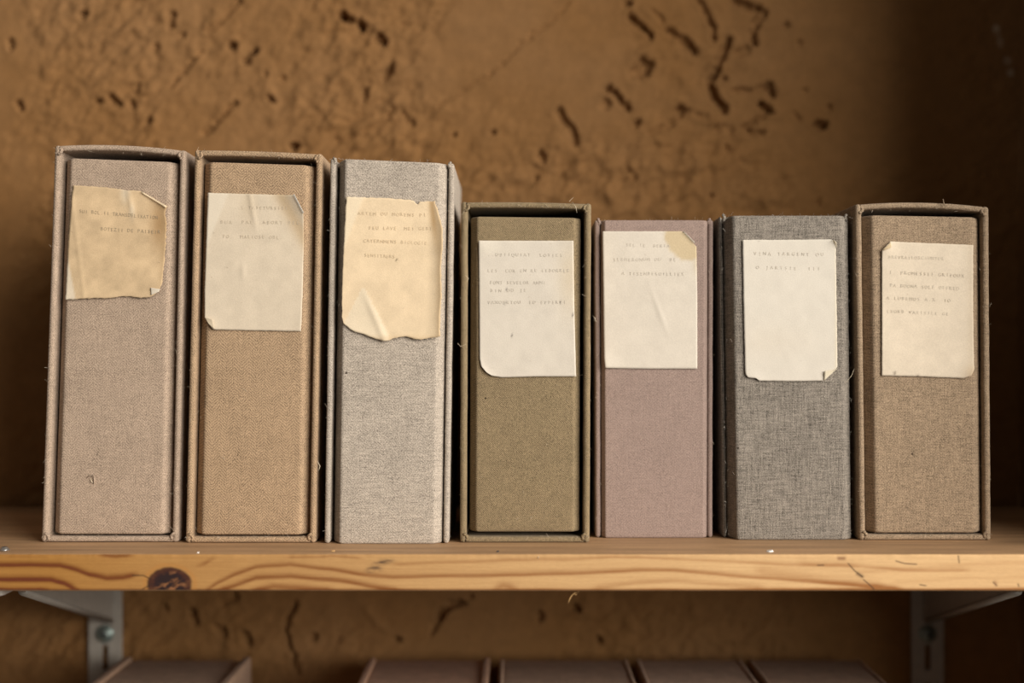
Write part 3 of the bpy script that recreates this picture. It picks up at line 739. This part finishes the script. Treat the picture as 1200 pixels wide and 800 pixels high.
# --- box 5
b5, W5 = archive_box(((697,257),(836,257),(698,630.5),(835,630.5)), 1.18, CLOTH['mauve'], 'book', 'short mauve brown cloth box, label with brown stained corner', side=0.0042, gl=0.0006, gr=0.0006, gt=0.0008, gb=0.0, cham=0.0032, cd=1.8, face_recess=-0.003)
def d5(px, py): return 0.0030 * np.clip(lin(px, py, (822, 300), (786, 262)) / 16, 0, 1.2) ** 2 * 1.0 + 0.0012 * g2(px, py, 709, 428, 12) + 0.0005 * np.exp(-(lin(px, py, (765, 345), (780, 385)) / 2.5) ** 2) * g2(px, py, 772, 365, 25)
def a5(px, py):
    c = base_age(px, py, (0.62, 0.56, 0.475), 0.06, 29)
    m = np.clip((1.15 - np.hypot((px - 812) / 31, (py - 276) / 26) - 0.25 * (fbm(px / 8, py / 8, 2, 4) - .5)) * 7, 0, 1)
    c = blend(c, 0.8 * m, (0.53, 0.41, 0.235))
    return blend(c, 0.5 * g2(px, py, 816, 305, 4, 16), (0.55, 0.43, 0.27))
paper_label(b5, [(706,271),(707,340),(708,420),(709,431)], [(808,280),(816,289),(817,350),(817,432)], [(706,271),(760,271),(799,271),(808,280)], [(709,431),(760,432),(817,432)], d5, a5,
            [('TEL IE  BERIA', 733, 287, 785, 288, 4.6), ('SLEMERONUM OU  BE', 718, 304, 793, 304, 4.8), ('A TISENBEROILLIES', 728, 320, 802, 321, 4.6)], INK4,
            [([(800,272,0.2),(813,285,0.3),(814,284,0.9),(801,271,0.9)], (0.80, 0.74, 0.62))], 0.12)
# --- box 6
b6, W6 = archive_box(((844.5,252),(995,252),(850,632),(999,632)), 1.168, CLOTH['grey'], 'book', 'charcoal grey slubbed linen box, white label with folded lower corner', side=0.0030, gl=-0.0006, gr=0.0002, gt=0.0006, gb=0.0, cham=0.0070, cd=3.2, wrap=True, face_recess=-0.003, lint='grey')
def d6(px, py): return 0.0020 * np.clip(-lin(px, py, (984, 425), (958, 450)) / 12, 0, 1.2) ** 2 + 0.0010 * g2(px, py, 978, 284, 8) + 0.0008 * g2(px, py, 880, 443, 10) + 0.0003
def a6(px, py):
    c = base_age(px, py, (0.63, 0.58, 0.50), 0.05, 37)
    c = blend(c, 0.4 * np.exp(-((px - 980) / 2.2) ** 2), (0.62, 0.52, 0.35))
    return blend(c, 0.18 * g2(px, py, 900, 400, 50, 20), (0.62, 0.52, 0.4))
paper_label(b6, [(870,281),(871,350),(873,438),(876,442)], [(977,284),(979,290),(980,350),(981,430),(974,438)], [(870,281),(920,281),(974,280.5),(977,284)], [(876,442),(886,443),(889,446),(930,446.5),(965,446),(974,438)], d6, a6,
            [('VINA TARGENT OU', 882, 297, 966, 298, 4.8), ('O JARTSIE  III', 885, 313, 962, 315, 4.6)], INK4,
            [([(965,446,0.2),(981,431,0.2),(979,433,1.0),(965.5,434.5,1.4)], (0.66, 0.59, 0.45)), ([(974.5,281,0.2),(980,291,0.2),(979,284,1.4),(975.5,281.5,1.6)], (0.68, 0.6, 0.45))], 0.25)
# --- box 7
b7, W7 = archive_box(((1002,239),(1159,242),(1007,633),(1162,633)), 1.163, CLOTH['beige'], 'slipcase', 'wide beige linen box at the right end with bowed lid edge', bow=0.003, gl=0.0016, gr=0.0012, gt=0.0035, gb=0.0012, cham=0.007, face_recess=0.001)
def d7(px, py): return 0.0022 * g2(px, py, 1035, 286, 9) + 0.0020 * g2(px, py, 1140, 440, 11) + 0.0002
def a7(px, py):
    c = base_age(px, py, (0.67, 0.575, 0.45), 0.08, 43)
    c = blend(c, 0.5 * g2(px, py, 1139, 438, 9), (0.52, 0.36, 0.2)); c = blend(c, 0.25 * np.exp(-((px - 1139) / 6) ** 2), (0.5, 0.38, 0.24))
    for (x, y) in ((1048, 437), (1075, 441)): c = blend(c, 0.85 * g2(px, py, x, y, 1.6, 1.8), (0.07, 0.04, 0.03))
    return c
paper_label(b7, [(1038,288),(1033,293),(1033,360),(1033,440)], [(1140,287),(1140,360),(1141,432),(1137,440)], [(1038,288),(1043,283),(1090,285),(1140,287)], [(1033,440),(1080,441),(1128,443),(1137,440)], d7, a7,
            [('BREVRAILOSCIUNTER', 1040, 301, 1106, 303, 4.6), ('I. PROMESSII GRIFOUX', 1041, 319, 1130, 323, 4.8), ('PA BUONA SOLE OFFRED', 1042, 334, 1124, 338, 5.0), ('A LUBENOS A.X  IO', 1038, 349, 1114, 352, 4.8), ('(SORB VARISILE GE', 1038, 364, 1112, 368, 4.6)], ink('faded_typing_blue', (0.575, 0.505, 0.405)),
            [([(1033,293,0.2),(1043,284,0.2),(1043.5,290,1.2),(1036,293,1.2)], (0.56, 0.44, 0.28))], 0.2)

# small things on the boxes: nick in the cloth, loose threads
def on(root, pts, r=0.00022, mat=M_thread, name='loose_thread'):
    D = root['_d']; v = []
    for px, py, f in pts:
        x, y, z = P(px, py, D - f * 0.001); v.append((x - root['_x'], y - root['_y'], z - root['_z']))
    return tube(name, v, r, mat, root, 5)
on(b1, [(102,560,.3),(105,557,1.0),(109,556,1.6),(111,561,1.6),(110,567,.6)], 0.0007, CLOTH['taupe'], 'cloth_nick')
on(b1, [(106,560,.2),(107,564,1.2),(110,566,.3)], 0.0005, M_thread)
on(b4, [(672,231,3),(667,236,4),(672,238,5),(675,243,5),(676,249,4)]); on(b4, [(693,369,4),(697,372,5),(698,376,5.5),(702,378,5.5)])
on(b4, [(545,322,4),(549,326,5),(547,330,5)]); on(b4, [(536,402,4),(540,406,5),(546,403,5)]); on(b4, [(545,246,4),(541,252,5)])
on(b6, [(1001,432,2),(998,440,4),(993,446,4),(990,450,3)], 0.00016); on(b3, [(372,540,2),(375,546,3),(373,552,3),(371,548,2)], 0.0003)
on(b7, [(1105,233,2.5),(1106,238,3.2),(1108,243,2.5)], 0.0005, CLOTH['beige']); pass
on(b2, [(233,172,3),(230,178,3.5),(233,184,3),(236,186,2)], 0.0004, CLOTH['tan'])

# ------------------------------------------------------------------ boxes on the lower shelf
def lower(xl, xr, mat, label, side=0.005, proud=0.001, D=1.165, zt=-0.1455, skew=0.0):
    k = F / D; fx = lambda X: 600 + X * k; fy = lambda Z: HOR - (Z - ZC) * k
    c = ((fx(xl), fy(zt)), (fx(xr), fy(zt)), (fx(xl), fy(LZ)), (fx(xr), fy(LZ)))
    r, W = archive_box(c, D, mat, 'slipcase', label, base=LZ, side=side, proud=proud, nl=0)
    return r
lower(-0.379, -0.2545, CLOTH['brown'], 'brown cloth box below the left bracket, standing apart from the others', 0.0085, 0.003)
lower(-0.140, -0.0215, CLOTH['rust'], 'reddish brown box on the lower shelf, first right of the empty gap', 0.0075, 0.002)
lower(-0.0125, 0.1125, CLOTH['brown'], 'dusty brown box on the lower shelf, just right of the widest dark slit', 0.005, 0.0008)
lower(0.1205, 0.2235, CLOTH['rose'], 'faded box on the lower shelf, between the dusty brown one and the darkest', 0.005, 0.0008)
lower(0.2300, 0.3400, CLOTH['brown'], 'darkest box at the right end of the lower row, near the slotted bracket', 0.005, 0.0008)

# ------------------------------------------------------------------ crumbs on the shelf
def flake(px, D, w_, d_, h_, mat, name, label, cat):
    x = (px - 600) * D / F; bm = bmesh.new()
    pts = [(-1,-.4),(-.5,-1),(.4,-.8),(1,-.2),(.7,.7),(-.1,1),(-.8,.6)]
    lo_ = [bm.verts.new((a * w_, b * d_, 0)) for a, b in pts]; hi = [bm.verts.new((a * w_ * .8, b * d_ * .8, h_ * (1 + .5 * a))) for a, b in pts]
    bm.faces.new(lo_[::-1]); bm.faces.new(hi)
    for k in range(7): bm.faces.new((lo_[k], lo_[(k + 1) % 7], hi[(k + 1) % 7], hi[k]))
    o = bm_obj(name, bm, mat); o.location = (x, CY + D, 0.0); tag(o, label, cat); return o
flake(902, 1.096, 0.0028, 0.0042, 0.0008, M_flake, 'paint_flake', 'white paint flake on the shelf in front of the charcoal box', 'flake')
flake(232, 1.088, 0.0009, 0.0014, 0.0006, M_flake, 'paint_flake', 'tiny pale crumb on the shelf edge in front of the tan box', 'crumb')
flake(390, 1.098, 0.0018, 0.0018, 0.0005, M_splinter, 'wood_chip', 'tiny wood chip on the shelf before the pale grey box', 'chip')
flake(583, 1.094, 0.0012, 0.0012, 0.0008, M_dark, 'dark_crumb', 'tiny dark crumb on the shelf before the olive box', 'crumb')
sp = [P(675, 694, 1.081), P(671, 696.5, 1.080), P(669, 699, 1.079), P(667.5, 702, 1.078), P(666, 706, 1.078)]
tube('wood_splinter', sp, 0.00035, M_splinter, shelf, 5); tube('wood_splinter', [P(678, 693, 1.08), P(675, 697, 1.079), P(672, 695, 1.079)], 0.0003, M_splinter, shelf, 5)
tube('wood_splinter', [P(631, 650, 1.081), P(631, 654, 1.079)], 0.0005, M_thread, shelf, 5)
for o in bpy.data.objects:
    for k in ('_d', '_x', '_y', '_z'):
        if k in o: del o[k]
